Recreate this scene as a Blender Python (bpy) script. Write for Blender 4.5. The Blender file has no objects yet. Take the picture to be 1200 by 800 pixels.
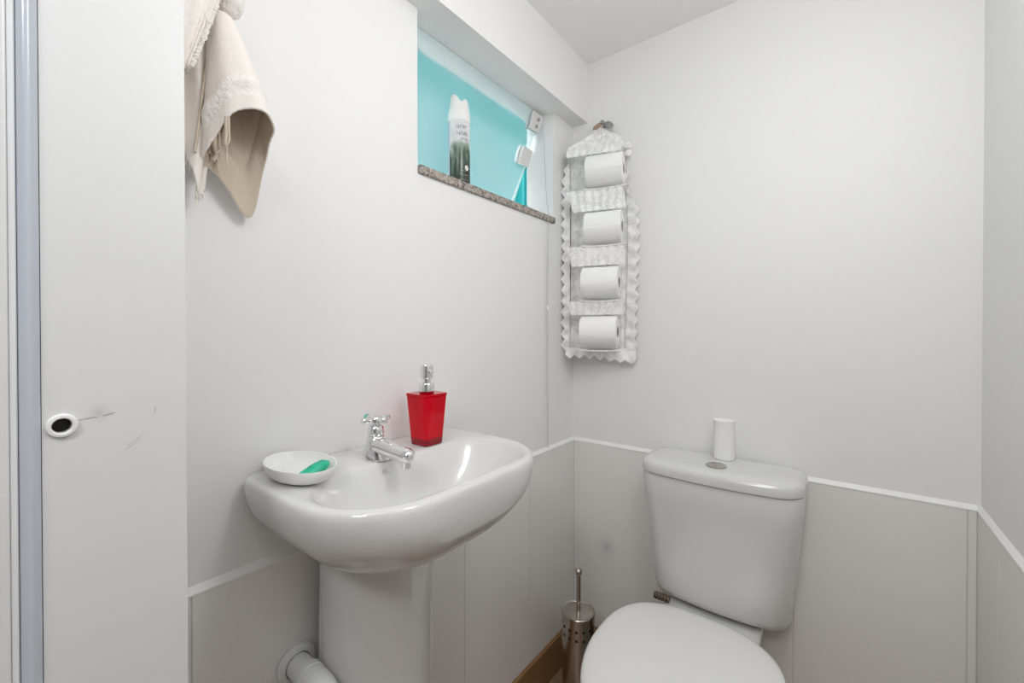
import bpy, bmesh, math, random
from mathutils import Vector, Matrix, noise
random.seed(7)
PI = math.pi
K = 0.9                      # layout units -> metres
sc = bpy.context.scene
COL = sc.collection

# ------------------------------------------------------------------ materials
def mat(name, col, rough=0.5, metal=0.0, **kw):
    m = bpy.data.materials.new(name); m.use_nodes = True
    b = m.node_tree.nodes['Principled BSDF']
    b.inputs['Base Color'].default_value = (*col, 1)
    b.inputs['Roughness'].default_value = rough
    b.inputs['Metallic'].default_value = metal
    for k, v in kw.items():
        b.inputs[k.replace('_', ' ')].default_value = v
    return m
def N(m, t, **kw):
    n = m.node_tree.nodes.new(t)
    for k, v in kw.items(): setattr(n, k, v)
    return n
def L(m, a, b): m.node_tree.links.new(a, b)
def P(m): return m.node_tree.nodes['Principled BSDF']
def coords(m, scale=(1, 1, 1)):
    t = N(m, 'ShaderNodeTexCoord'); mp = N(m, 'ShaderNodeMapping')
    mp.inputs['Scale'].default_value = scale
    L(m, t.outputs['Object'], mp.inputs['Vector']); return mp.outputs['Vector']
def bump(m, scale, strength, detail=3, dist=0.002, vec=None):
    n = N(m, 'ShaderNodeTexNoise'); n.inputs['Scale'].default_value = scale; n.inputs['Detail'].default_value = detail
    L(m, vec or coords(m), n.inputs['Vector'])
    bp = N(m, 'ShaderNodeBump'); bp.inputs['Strength'].default_value = strength; bp.inputs['Distance'].default_value = dist
    L(m, n.outputs['Fac'], bp.inputs['Height']); L(m, bp.outputs['Normal'], P(m).inputs['Normal'])
    return n
def noise_col(m, scale, c1, c2, detail=4, p1=0.35, p2=0.65, vec=None):
    n = N(m, 'ShaderNodeTexNoise'); n.inputs['Scale'].default_value = scale; n.inputs['Detail'].default_value = detail
    L(m, vec or coords(m), n.inputs['Vector'])
    r = N(m, 'ShaderNodeValToRGB'); r.color_ramp.elements[0].position = p1; r.color_ramp.elements[1].position = p2
    r.color_ramp.elements[0].color = (*c1, 1); r.color_ramp.elements[1].color = (*c2, 1)
    L(m, n.outputs['Fac'], r.inputs['Fac']); L(m, r.outputs['Color'], P(m).inputs['Base Color'])
    return n, r

M = {}
M['paint'] = mat('white_wall_paint', (.81, .81, .805), .55); bump(M['paint'], 9, .08, 2, .01)
M['paint_gloss'] = mat('white_lacquer', (.72, .725, .725), .3); bump(M['paint_gloss'], 14, .08, 2, .006)
M['ceil'] = mat('ceiling_paint', (.85, .84, .83), .8); bump(M['ceil'], 9, .1)
def add_grey_spot(m, p_, size, col, amount):        # one soft spot with its own place on the thing
    g = N(m, 'ShaderNodeTexGradient', gradient_type='QUADRATIC_SPHERE')
    t = N(m, 'ShaderNodeTexCoord'); mp = N(m, 'ShaderNodeMapping'); mp.vector_type = 'TEXTURE'
    mp.inputs['Location'].default_value = p_; mp.inputs['Scale'].default_value = (size,) * 3
    L(m, t.outputs['Object'], mp.inputs['Vector']); L(m, mp.outputs['Vector'], g.inputs['Vector'])
    mx = N(m, 'ShaderNodeMix', data_type='RGBA')
    ins = [i for i in mx.inputs if i.type == 'RGBA']; ins[1].default_value = (*col, 1)
    bc = P(m).inputs['Base Color']
    if bc.links: L(m, bc.links[0].from_socket, ins[0])
    else: ins[0].default_value = bc.default_value
    mu = N(m, 'ShaderNodeMath', operation='MULTIPLY'); mu.inputs[1].default_value = amount
    L(m, g.outputs['Fac'], mu.inputs[0]); L(m, mu.outputs[0], mx.inputs[0])
    L(m, [o for o in mx.outputs if o.type == 'RGBA'][0], bc)
def tile_mat(name, grey_spot=None):
    m = mat(name, (.63, .615, .595), .22)
    noise_col(m, 2.2, (.77, .76, .74), (.80, .79, .77))
    if grey_spot: add_grey_spot(m, *grey_spot)
    return m
M['tile'] = tile_mat('grey_wall_tile')
M['tile_back'] = tile_mat('grey_wall_tile_back', ((( -.698 - (-.847 + .3915) / 2) * K, (1.493 - 1.56) * K, .448 * K), .055, (.40, .40, .39), .55))  # soft grey spot low on the back tiles
M['grout'] = mat('tile_joint_grout', (.62, .605, .585), .8)
M['caulk'] = mat('white_caulk', (.84, .84, .82), .5)
M['ceramic'] = mat('white_glazed_ceramic', (.66, .66, .65), .14, Coat_Weight=.3, Coat_Roughness=.08)
M['seat'] = mat('white_seat_plastic', (.82, .82, .80), .2)
M['plastic'] = mat('white_plastic', (.82, .82, .80), .35)
M['chrome'] = mat('chrome', (.82, .82, .82), .06, 1.0)
M['steel'] = mat('brushed_steel', (.50, .46, .42), .2, 1.0)
bump(M['steel'], 60, .06, 2, .001, coords(M['steel'], (6, 6, .15)))
M['dark'] = mat('hollow_shade', (.012, .008, .006), .6)  # near-black colour stands in for the shade inside holes
M['gap'] = mat('dark_gap', (.05, .05, .05), .7)
M['pvc'] = mat('white_pvc_pipe', (.72, .74, .74), .3)
M['red'] = mat('red_translucent_acrylic', (.80, .0, .018), .08, Transmission_Weight=.65, IOR=1.3)
M['red_base'] = mat('thick_clear_red_base', (.45, .004, .02), .05, Transmission_Weight=.7, IOR=1.45)
M['soap'] = mat('green_soap', (.0, .40, .22), .35, Subsurface_Weight=.2); noise_col(M['soap'], 60, (.0, .30, .18), (.02, .52, .32))
M['soap_green'] = mat('green_tip', (.05, .42, .30), .3)
M['paper'] = mat('toilet_paper', (.86, .86, .85), .9); bump(M['paper'], 90, .15, 3, .002)
M['core'] = mat('card_core', (.22, .20, .19), .9)
M['wood'] = mat('brown_wood', (.3, .17, .07), .45)
noise_col(M['wood'], 7, (.20, .105, .038), (.33, .185, .075), 5, .3, .7, coords(M['wood'], (1, 1, .06)))
M['floor'] = mat('beige_floor_tile', (.42, .30, .20), .35); noise_col(M['floor'], 5, (.29, .19, .12), (.35, .24, .155))
M['granite'] = mat('speckled_granite', (.4, .35, .3), .25)
def granite(m):
    v = N(m, 'ShaderNodeTexVoronoi'); v.inputs['Scale'].default_value = 170
    L(m, coords(m), v.inputs['Vector'])
    r = N(m, 'ShaderNodeValToRGB'); cr = r.color_ramp; cr.interpolation = 'CONSTANT'
    cr.elements[0].color = (.22, .19, .17, 1); cr.elements[1].position = .15; cr.elements[1].color = (.46, .41, .35, 1)
    for p_, c in ((.4, (.38, .34, .31)), (.55, (.56, .51, .45)), (.75, (.40, .31, .24)), (.88, (.62, .58, .53))):
        e = cr.elements.new(p_); e.color = (*c, 1)
    s = N(m, 'ShaderNodeSeparateColor'); L(m, v.outputs['Color'], s.inputs['Color'])
    L(m, s.outputs['Red'], r.inputs['Fac'])
    n = N(m, 'ShaderNodeTexNoise'); n.inputs['Scale'].default_value = 40
    L(m, coords(m), n.inputs['Vector'])
    mx = N(m, 'ShaderNodeMix', data_type='RGBA', blend_type='MULTIPLY'); mx.inputs['Factor'].default_value = .5
    L(m, r.outputs['Color'], mx.inputs['A']); L(m, n.outputs['Fac'], mx.inputs['B'])
    L(m, mx.outputs['Result'], P(m).inputs['Base Color'])
granite(M['granite'])
M['shaft'] = mat('shaft_concrete', (.62, .61, .59), .9)
M['turq'] = mat('turquoise_tarpaulin', (.0, .037, .0375), .9, Specular_IOR_Level=.1); bump(M['turq'], 14, .5, 3, .03, coords(M['turq'], (1, 1, .25)))
# frosted pane: rough refraction with a little milky scatter
m = mat('frosted_glass', (.98, 1, 1), .30, Transmission_Weight=1.0, IOR=1.16); M['frost'] = m
def milky(m):
    o_ = m.node_tree.nodes['Material Output']
    d_ = N(m, 'ShaderNodeBsdfDiffuse'); d_.inputs['Color'].default_value = (.85, .88, .88, 1)
    t_ = N(m, 'ShaderNodeBsdfTranslucent'); t_.inputs['Color'].default_value = (.85, .88, .88, 1)
    a_ = N(m, 'ShaderNodeMixShader'); a_.inputs[0].default_value = .5
    L(m, d_.outputs[0], a_.inputs[1]); L(m, t_.outputs[0], a_.inputs[2])
    b_ = N(m, 'ShaderNodeMixShader'); b_.inputs[0].default_value = .22
    L(m, P(m).outputs[0], b_.inputs[1]); L(m, a_.outputs[0], b_.inputs[2]); L(m, b_.outputs[0], o_.inputs['Surface'])
milky(m)
M['towel'] = mat('cream_cotton', (.85, .80, .75), .95, Sheen_Weight=.3)
bump(M['towel'], 260, .35, 2, .0015)
M['fringe'] = mat('cream_terry_band', (.87, .83, .785), .95, Sheen_Weight=.3)
bump(M['fringe'], 150, .7, 2, .004)
M['inner_shade'] = mat('shaded_cream_cotton', (.60, .515, .41), .95)  # inside of the cream towel, shade of the fold put into the colour
bump(M['inner_shade'], 200, .4, 2, .002)
def lace(name, scale, lo, hi, base):
    m = mat(name, base, .9); 
    v = N(m, 'ShaderNodeTexVoronoi', feature='DISTANCE_TO_EDGE'); v.inputs['Scale'].default_value = scale
    n = N(m, 'ShaderNodeTexNoise'); n.inputs['Scale'].default_value = scale * .22; n.inputs['Detail'].default_value = 3
    c = coords(m); L(m, c, v.inputs['Vector']); L(m, c, n.inputs['Vector'])
    r1 = N(m, 'ShaderNodeMapRange'); r1.inputs['From Min'].default_value = .03; r1.inputs['From Max'].default_value = .14
    r1.inputs['To Min'].default_value = 1; r1.inputs['To Max'].default_value = 0
    L(m, v.outputs['Distance'], r1.inputs['Value'])
    r2 = N(m, 'ShaderNodeMapRange'); r2.inputs['From Min'].default_value = .47; r2.inputs['From Max'].default_value = .55
    L(m, n.outputs['Fac'], r2.inputs['Value'])
    mx = N(m, 'ShaderNodeMath', operation='MAXIMUM'); L(m, r1.outputs[0], mx.inputs[0]); L(m, r2.outputs[0], mx.inputs[1])
    r3 = N(m, 'ShaderNodeMapRange'); r3.inputs['To Min'].default_value = lo; r3.inputs['To Max'].default_value = hi
    L(m, mx.outputs[0], r3.inputs['Value']); L(m, r3.outputs[0], P(m).inputs['Alpha'])
    P(m).inputs['Subsurface Weight'].default_value = 0
    return m
M['lace'] = lace('white_lace', 150, .72, 1.0, (.86, .86, .85))
M['lace_solid'] = lace('white_lace_trim', 150, .80, 1.0, (.86, .86, .85))
M['voile'] = mat('white_voile', (.90, .90, .89), .9, Alpha=.20)
M['bronze'] = mat('copper_petal', (.48, .33, .25), .35, .8)
M['pewter'] = mat('pewter_petal', (.38, .38, .37), .35, .9)
M['mark2'] = mat('pale_grey_stamp', (.45, .45, .45), .5)
M['cordm'] = mat('grey_white_cord', (.56, .56, .55), .7)
M['mark'] = mat('dark_scuff', (.30, .30, .30), .8)
M['print_grey'] = mat('grey_print', (.22, .21, .24), .5)
M['print_white'] = mat('white_print', (.85, .85, .85), .5)
M['print_pale'] = mat('pale_print', (.42, .42, .42), .5)
M['print_red'] = mat('dull_red_print', (.30, .10, .09), .5)
M['alu'] = mat('glossy_profile_reflection_tint', (.53, .565, .62), .18)  # bluish reflection of the hall is put into the base colour
M['alu2'] = mat('satin_white_profile', (.76, .77, .78), .3)
M['hall'] = mat('hall_paint', (.42, .42, .43), .7)
# forest picture wrapped round the spray can
def can_mat():
    m = mat('printed_can', (.8, .8, .8), .25)
    t = N(m, 'ShaderNodeTexCoord'); s = N(m, 'ShaderNodeSeparateXYZ'); L(m, t.outputs['Object'], s.inputs[0])
    n = N(m, 'ShaderNodeTexNoise'); n.inputs['Scale'].default_value = 38; n.inputs['Detail'].default_value = 5
    mp = N(m, 'ShaderNodeMapping'); mp.inputs['Scale'].default_value = (1, 1, .45)
    L(m, t.outputs['Object'], mp.inputs['Vector']); L(m, mp.outputs['Vector'], n.inputs['Vector'])
    a = N(m, 'ShaderNodeMath', operation='MULTIPLY_ADD'); a.inputs[1].default_value = .16; L(m, n.outputs['Fac'], a.inputs[0]); L(m, s.outputs['Z'], a.inputs[2])
    r = N(m, 'ShaderNodeValToRGB'); cr = r.color_ramp
    mr = N(m, 'ShaderNodeMapRange'); mr.inputs['From Min'].default_value = .06; mr.inputs['From Max'].default_value = .30
    L(m, a.outputs[0], mr.inputs['Value']); L(m, mr.outputs[0], r.inputs['Fac'])
    cr.elements[0].position = .05; cr.elements[0].color = (.012, .014, .016, 1)
    cr.elements[1].position = .95; cr.elements[1].color = (.74, .74, .76, 1)
    for p_, c in ((.22, (.03, .045, .03)), (.38, (.055, .10, .065)), (.52, (.25, .33, .27)), (.62, (.66, .68, .68))):
        e = cr.elements.new(p_); e.color = (*c, 1)
    L(m, r.outputs['Color'], P(m).inputs['Base Color'])
    return m
M['can'] = can_mat()
M['can_side'] = mat('pale_blue_can_side', (.52, .58, .72), .25)

# ------------------------------------------------------------------ mesh helpers (layout units, room coordinates)
ROOTS = {}
def obj(name, bm, m, parent=None, smooth=35, bevel=0, sub=0, solid=0, off=-1):
    me = bpy.data.meshes.new(name)
    bmesh.ops.recalc_face_normals(bm, faces=bm.faces) if solid == 0 else None
    bm.to_mesh(me); bm.free()
    o = bpy.data.objects.new(name, me); COL.objects.link(o)
    for x in (m if isinstance(m, (list, tuple)) else [m]): me.materials.append(x)
    if parent: o.parent = parent
    if smooth:
        for p_ in me.polygons: p_.use_smooth = True
        me.set_sharp_from_angle(angle=math.radians(smooth))
    if solid:
        md = o.modifiers.new('thickness', 'SOLIDIFY'); md.thickness = solid * K; md.offset = off
    if bevel:
        md = o.modifiers.new('bevel', 'BEVEL'); md.width = bevel * K; md.segments = 3; md.limit_method = 'ANGLE'
        md.harden_normals = False
    if sub:
        md = o.modifiers.new('subdivision', 'SUBSURF'); md.levels = sub; md.render_levels = sub
    return o
def thing(name, label, cat, loc, group=None):
    o = bpy.data.objects.new(name, None); COL.objects.link(o); o.location = loc; o.empty_display_size = .05
    o['label'] = label; o['category'] = cat
    if group: o['group'] = group
    return o
def tag(o, label, cat, group=None):
    o['label'] = label; o['category'] = cat
    if group: o['group'] = group
    return o
def struct(name, bm, m, parent=None, **kw):
    o = obj(name, bm, m, parent, **kw); o['kind'] = 'structure'; return o
def box(bm, x0, x1, y0, y1, z0, z1, mi=0):
    v = [bm.verts.new((x, y, z)) for z in (z0, z1) for y in (y0, y1) for x in (x0, x1)]
    for f in ((0, 2, 3, 1), (4, 5, 7, 6), (0, 1, 5, 4), (2, 6, 7, 3), (0, 4, 6, 2), (1, 3, 7, 5)):
        bm.faces.new([v[i] for i in f]).material_index = mi
    return v
def B(*boxes):
    bm = bmesh.new()
    for b in boxes: box(bm, *b)
    return bm
def loft(bm, rings, cap0=True, cap1=True, mi=0, closed=True):
    vs = [[bm.verts.new(p_) for p_ in r] for r in rings]
    n = len(rings[0])
    for a, b in zip(vs, vs[1:]):
        for i in range(n if closed else n - 1):
            j = (i + 1) % n
            bm.faces.new((a[i], a[j], b[j], b[i])).material_index = mi
    if cap0: bm.faces.new(vs[0][::-1]).material_index = mi
    if cap1: bm.faces.new(vs[-1]).material_index = mi
    return vs
def lathe(bm, prof, c=(0, 0, 0), axis='Z', seg=32, sx=1, sy=1, cap=True, mi=0, rot=None):
    """prof: (radius, height) pairs turned about an axis through c."""
    rings = []
    for r, h in prof:
        ring = []
        for i in range(seg):
            t = 2 * PI * i / seg
            u, v = r * sx * math.cos(t), r * sy * math.sin(t)
            q = Vector((u, v, h)) if axis == 'Z' else Vector((h, u, v)) if axis == 'X' else Vector((v, h, u))
            if rot: q = rot @ q
            ring.append(Vector(c) + q)
        rings.append(ring)
    loft(bm, rings, cap, cap, mi); return bm
def tube(bm, pts, r, seg=16, cap=True, mi=0):
    pts = [Vector(p_) for p_ in pts]
    rad = r if isinstance(r, (list, tuple)) else [r] * len(pts)
    rings = []; up = None
    for i, p_ in enumerate(pts):
        d = (pts[min(i + 1, len(pts) - 1)] - pts[max(i - 1, 0)]).normalized()
        if up is None: up = Vector((0, 0, 1)) if abs(d.z) < .9 else Vector((1, 0, 0))
        s = d.cross(up).normalized(); u2 = s.cross(d).normalized(); up = u2
        rings.append([p_ + (s * math.cos(2 * PI * k / seg) + u2 * math.sin(2 * PI * k / seg)) * rad[i] for k in range(seg)])
    loft(bm, rings, cap, cap, mi); return bm
def rr(x0, x1, y0, y1, r, z, bx=0, by=0, seg=10, side=10):
    """rounded rectangle ring; r = radius or (x0y0, x1y0, x1y1, x0y1); bx / by bow the x1 / y0 side outwards."""
    R = r if isinstance(r, (list, tuple)) else [r] * 4
    cs = [(x0 + R[0], y0 + R[0], PI, R[0]), (x1 - R[1], y0 + R[1], 1.5 * PI, R[1]),
          (x1 - R[2], y1 - R[2], 0, R[2]), (x0 + R[3], y1 - R[3], .5 * PI, R[3])]
    pts = []
    for k, (cx, cy, a0, rad) in enumerate(cs):
        arc = [(cx + rad * math.cos(a0 + .5 * PI * i / seg), cy + rad * math.sin(a0 + .5 * PI * i / seg)) for i in range(seg + 1)]
        pts += arc
        nx, ny, a1, rd = cs[(k + 1) % 4]
        q = (nx + rd * math.cos(a1), ny + rd * math.sin(a1)); p_ = arc[-1]
        for i in range(1, side): pts.append((p_[0] + (q[0] - p_[0]) * i / side, p_[1] + (q[1] - p_[1]) * i / side))
    out = []
    cx, cy, hx, hy = (x0 + x1) / 2, (y0 + y1) / 2, (x1 - x0) / 2, (y1 - y0) / 2
    for x, y in pts:
        u, v = (x - cx) / hx, (y - cy) / hy
        if bx: x += bx * max(0, u) * (1 - v * v)
        if by: y -= by * max(0, -v) * (1 - u * u)
        out.append(Vector((x, y, z)))
    return out

# ------------------------------------------------------------------ room shell
XL, XR, YB, ZC = -.847, .2715, 1.5, 2.306       # left wall, right wall, back wall, ceiling
ZT = .833                                       # top of the tiled dado
WO = -.968                                      # outer face of the left wall
WY0, WY1, WZ0, WZ1 = .708, 1.350, 1.690, 2.080  # window opening
JX, JY0, JY1 = -.62, .0478, .1645                # door jamb
floor = struct('floor', B((-1.5, 1.5, -2.0, 1.62, -.05, 0)), M['floor'], smooth=0)
ceiling = struct('ceiling', B((-1.5, 1.5, -2.0, JY1, ZC, ZC + .08), (-.968, 1.5, JY1, 1.62, ZC, ZC + .08)), M['ceil'], smooth=0)
bm = B((WO, XL, JY1, YB + .12, 0, WZ0 - .023), (WO, XL, JY1, WY0, WZ0 - .023, ZC),
       (WO, XL, WY1, YB + .12, WZ0 - .023, ZC), (WO, XL, WY0, WY1, WZ1, ZC))
wall_left = struct('wall_left', bm, M['paint'], smooth=0)
wall_back = struct('wall_back', B((XL, XR + .12, YB, YB + .12, 0, ZC)), M['paint'], smooth=0)
wall_right = struct('wall_right', B((XR, XR + .12, -.05, YB, 0, ZC)), M['paint'], smooth=0)
beam = struct('trim_1', B((XL, XL + .063, JY1, YB, WZ1, ZC)), M['paint'], smooth=0)
# tiled dado: tiles with narrow joints, a white caulk bead on top
def dado(parent, axis, face, s0, s1, seams, m, sgn):
    tb, gb, cb = bmesh.new(), bmesh.new(), bmesh.new()
    t = .007; j = .0012
    edges = [s0] + seams + [s1]
    def put(b, a0, a1, d0, d1, z0, z1):
        lo, hi = sorted((face + sgn * d0, face + sgn * d1))
        if axis == 'X': box(b, lo, hi, a0, a1, z0, z1)
        else: box(b, a0, a1, lo, hi, z0, z1)
    for a0, a1 in zip(edges, edges[1:]): put(tb, a0 + j, a1 - j, 0, t, 0, ZT)
    put(gb, s0, s1, 0, t - .0015, 0, ZT - .001)
    obj('wall_tile', tb, m, parent, smooth=0, bevel=.0008)
    obj('tile_grout', gb, M['grout'], parent, smooth=0)
    lo = (0, ZT); pr = [(0, ZT - .0005), (t + .0015, ZT - .0005), (t + .0015, ZT + .002), (0, ZT + .013)]
    rings = []
    for a in (s0, s1):
        rings.append([Vector((face + sgn * d, a, z)) if axis == 'X' else Vector((a, face + sgn * d, z)) for d, z in pr])
    loft(cb, rings); obj('caulk_bead', cb, M['caulk'], parent, smooth=0)
dado(wall_left, 'X', XL, JY1, YB, [.228, .548, .868, 1.188], M['tile'], 1)
dado(wall_back, 'Y', YB, XL + .007, XR - .007, [-.106, .248], M['tile_back'], -1)
dado(wall_right, 'X', XR, -.05, YB, [.357, .677, .997, 1.317], M['tile'], -1)
# wooden baseboards
BH = .128
struct('baseboard_left', B((XL + .007, XL + .021, JY1, YB - .007, 0, BH)), M['wood'], smooth=0, bevel=.002)
struct('baseboard_back', B((XL + .021, XR - .021, YB - .021, YB - .007, 0, BH)), M['wood'], smooth=0, bevel=.002)
struct('baseboard_right', B((XR - .021, XR - .007, -.05, YB - .007, 0, BH)), M['wood'], smooth=0, bevel=.002)

# door jamb: end of the wall beside the doorway, with a round hole in its face
hy, hz, hr = .0615, 1.1725, .0072
bm = bmesh.new()
x = JX
box(bm, -1.5, x - .03, JY0, JY1, 0, ZC)
def quad(y0, y1, z0, z1, xx=x): bm.faces.new([bm.verts.new((xx, y, z)) for y, z in ((y0, z0), (y1, z0), (y1, z1), (y0, z1))])
s = .010
quad(JY0, JY1, 0, hz - s); quad(JY0, JY1, hz + s, ZC); quad(JY0, hy - s, hz - s, hz + s); quad(hy + s, JY1, hz - s, hz + s)
n = 32; sq, ci, inn = [], [], []
for i in range(n):
    t = 2 * PI * i / n; c_, s_ = math.cos(t), math.sin(t); k_ = s / max(abs(c_), abs(s_))
    sq.append((x, hy + c_ * k_, hz + s_ * k_)); ci.append((x, hy + c_ * hr, hz + s_ * hr)); inn.append((x - .028, hy + c_ * hr, hz + s_ * hr))
loft(bm, [[Vector(q) for q in r] for r in (sq, ci, inn)], False, True)
for y0, y1 in ((JY0, JY0), (JY1, JY1)):
    bm.faces.new([bm.verts.new(q) for q in ((x - .03, y0, 0), (x, y0, 0), (x, y0, ZC), (x - .03, y0, ZC))])
# fine crack and scratches on the paint
def sliver(pts, w):
    for (y0, z0), (y1, z1) in zip(pts, pts[1:]):
        d = Vector((y1 - y0, z1 - z0)).normalized(); q = Vector((-d.y, d.x)) * w
        f = bm.faces.new([bm.verts.new((x + .0004, a + .001, b - .0055)) for a, b in ((y0 - q.x, z0 - q.y), (y1 - q.x, z1 - q.y), (y1 + q.x, z1 + q.y), (y0 + q.x, z0 + q.y))])
        f.material_index = 1
sliver([(.0690, 1.1815), (.0790, 1.1825), (.0860, 1.1830)], .00022)
sliver([(.0905, 1.1835), (.1000, 1.1855)], .00028)
sliver([(.1335, 1.1800), (.1345, 1.1860)], .00022)
sliver([(.1080, 1.1430), (.1200, 1.1520)], .00018)
sliver([(.1100, 1.1480), (.1230, 1.1570)], .00014)
M['jamb'] = mat('white_lacquer_jamb', (.72, .725, .725), .3); bump(M['jamb'], 14, .08, 2, .006)
add_grey_spot(M['jamb'], ((JX - (-1.5 + JX + .0004) / 2) * K, (  .0888 - (JY0 + JY1) / 2) * K, 1.1815 * K), .013, (.42, .42, .42), .55)  # grey smudge beside the hole
wall_front = struct('wall_front', bm, [M['jamb'], M['mark']], smooth=0)
bm = bmesh.new()
lathe(bm, [(hr + .0002, -.02), (hr + .0002, .0022), (hr + .0012, .0034), (.0108, .0030), (.0118, .0014), (.0120, -.0002)], (x, hy, hz), 'X', 40, cap=False)
ring = obj('hole_bushing', bm, M['plastic'], wall_front); ring['label'] = 'white plastic ring round the hole'
bm = bmesh.new(); lathe(bm, [(hr + .0001, -.0262), (hr + .0001, -.0100)], (x, hy, hz), 'X', 32); obj('hole_bottom', bm, M['dark'], wall_front)
# door frame profiles in front of the jamb
def profile(name, prof, m):
    bm = bmesh.new(); loft(bm, [[Vector((a, b, z)) for a, b in prof] for z in (0, ZC)])
    return struct(name, bm, m, smooth=50)
pr = [(-.66, .0472), (JX + .000, .0472)] + [(JX + .0005 + .0055 * math.sin(PI * i / 16), .0466 - .0136 * i / 16) for i in range(17)] + [(-.66, .0325)]
profile('trim_2', pr, M['alu'])
pr = [(-.66, .0325), (JX + .001, .0325), (JX + .0025, .0315), (JX + .0025, .0280), (JX + .002, .0274), (-.66, .0274)]
profile('trim_3', pr, M['alu2'])
struct('trim_4', B((-.66, JX + .004, -.10, .0272, 0, ZC)), M['paint_gloss'], smooth=0, bevel=.002)
# the hall behind the doorway
struct('wall_hall_left', B((-1.5, -1.42, -2.0, JY0, 0, ZC)), M['hall'], smooth=0)
struct('wall_hall_right', B((1.42, 1.5, -2.0, -.05, 0, ZC)), M['hall'], smooth=0)
struct('wall_hall_rear', B((-1.42, 1.42, -2.0, -1.92, 0, ZC)), M['hall'], smooth=0)
struct('wall_hall_front', B((XR + .12, 1.42, -.05, .05, 0, ZC)), M['hall'], smooth=0)

# ------------------------------------------------------------------ window
win = bpy.data.objects.new('window_1', None); COL.objects.link(win); win.location = (XL, 1.03, WZ0); win['kind'] = 'structure'
sill_r = obj('window_sill', B((WO - .02, XL + .009, WY0 + .002, WY1 + .004, WZ0 - .0225, WZ0)), M['granite'], win, smooth=0, bevel=.004)
sill_r['label'] = 'speckled brown granite sill'
# tilted frosted pane hinged at its top edge
px, pz, tilt = -.894, 2.077, math.atan(.40)
def pane_pt(y, d, off): return Vector((px - math.sin(tilt) * d + math.cos(tilt) * off, y, pz - math.cos(tilt) * d - math.sin(tilt) * off))
bm = bmesh.new(); Lp = .385
vs = [bm.verts.new(pane_pt(y, d, o_)) for o_ in (-.003, .003) for d in (0, Lp) for y in (WY0 + .006, 1.328)]
for f in ((0, 2, 3, 1), (4, 5, 7, 6), (0, 1, 5, 4), (2, 6, 7, 3), (0, 4, 6, 2), (1, 3, 7, 5)): bm.faces.new([vs[i] for i in f])
pane = obj('glass_pane', bm, M['frost'], win, smooth=0); pane['label'] = 'frosted glass pane tilted open'
def clip(d, sz, y0, y1, name):
    bm = bmesh.new()
    for o0, o1, e in ((.0032, .0150, 0), (-.0150, -.0032, 0)):
        v = [bm.verts.new(pane_pt(y, dd, o_)) for o_ in (o0, o1) for dd in (d - sz, d + sz) for y in (y0, y1)]
        for f in ((0, 2, 3, 1), (4, 5, 7, 6), (0, 1, 5, 4), (2, 6, 7, 3), (0, 4, 6, 2), (1, 3, 7, 5)): bm.faces.new([v[i] for i in f])
    v = [bm.verts.new(pane_pt(y, dd, o_)) for o_ in (-.0150, .0150) for dd in (d - sz, d + sz) for y in (1.329, y1 + .003)]
    for f in ((0, 2, 3, 1), (4, 5, 7, 6), (0, 1, 5, 4), (2, 6, 7, 3), (0, 4, 6, 2), (1, 3, 7, 5)): bm.faces.new([v[i] for i in f])
    return obj(name, bm, M['clip'], win, smooth=0, bevel=.003)
M['clip'] = mat('white_clip_plastic', (.74, .73, .72), .35)
hinge = clip(.034, .030, 1.278, 1.334, 'pane_hinge')
bm = bmesh.new()
for d_, y_ in ((.022, 1.312), (.046, 1.312)): tube(bm, [pane_pt(y_, d_, .0145), pane_pt(y_, d_, .0190), pane_pt(y_, d_, .0196)], [.0058, .0058, .0040], 16)
obj('hinge_pin', bm, M['pewter'], hinge)
pc = clip(.158, .031, 1.276, 1.334, 'pane_clip')
bm = bmesh.new()
tube(bm, [pane_pt(1.324, .190, .008), pane_pt(1.290, .34, .02), pane_pt(1.280, .375, .03)], .0022, 8)
obj('stay_rod', bm, M['plastic'], win)
# turquoise tarpaulin hanging outside
bm = bmesh.new(); rows = []
for i in range(9):
    z = .02 + 4.9 * i / 8
    rows.append([Vector((-2.00 + .02 * math.sin(y * 38 + .5 * math.sin(y * 11)) + .012 * math.sin(y * 91 + z), y, z)) for y in [-1 + 7 * k / 480 for k in range(481)]])
loft(bm, rows, False, False, closed=False)
tag(obj('tarpaulin', bm, M['turq'], solid=.003), 'turquoise sheet hanging outside behind the frosted window', 'tarpaulin')
# ground of the light shaft outside
struct('floor_outside', B((-2.4, WO - .004, -2.2, 6.2, -.05, 0)), M['shaft'], smooth=0)
# pull cord
cord = thing('pull_cord', 'thin white cord hanging from the window hinge down the wall', 'cord', (-.838, 1.298, .836))
bm = bmesh.new()
tube(bm, [(-.872, 1.318, 2.030), (-.862, 1.312, 1.93), (-.846, 1.303, 1.75), (-.8355, 1.299, 1.692), (-.8355, 1.299, 1.66), (-.8385, 1.298, 1.4), (-.8365, 1.297, .846)], .0016, 8)
obj('string', bm, M['cordm'], cord)
bm = bmesh.new(); lathe(bm, [(.001, -.010), (.0042, -.007), (.0048, 0), (.0042, .007), (.001, .010)], (-.8385, 1.298, 1.352), 'Z', 16)
obj('cord_bead', bm, M['plastic'], cord)

# spray can on the sill
CX, CY, CZ, CR = -.902, .912, WZ0, .0325
can = thing('spray_can', 'air freshener spray can with white cap and forest picture on window sill', 'spray can', (CX, CY, CZ))
bm = bmesh.new()
lathe(bm, [(CR - .004, 0), (CR - .001, .001), (CR, .004), (CR, .200), (CR - .001, .204), (CR - .004, .207)], (CX, CY, CZ), seg=64)
obj('can_body', bm, M['can'], can)
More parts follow.
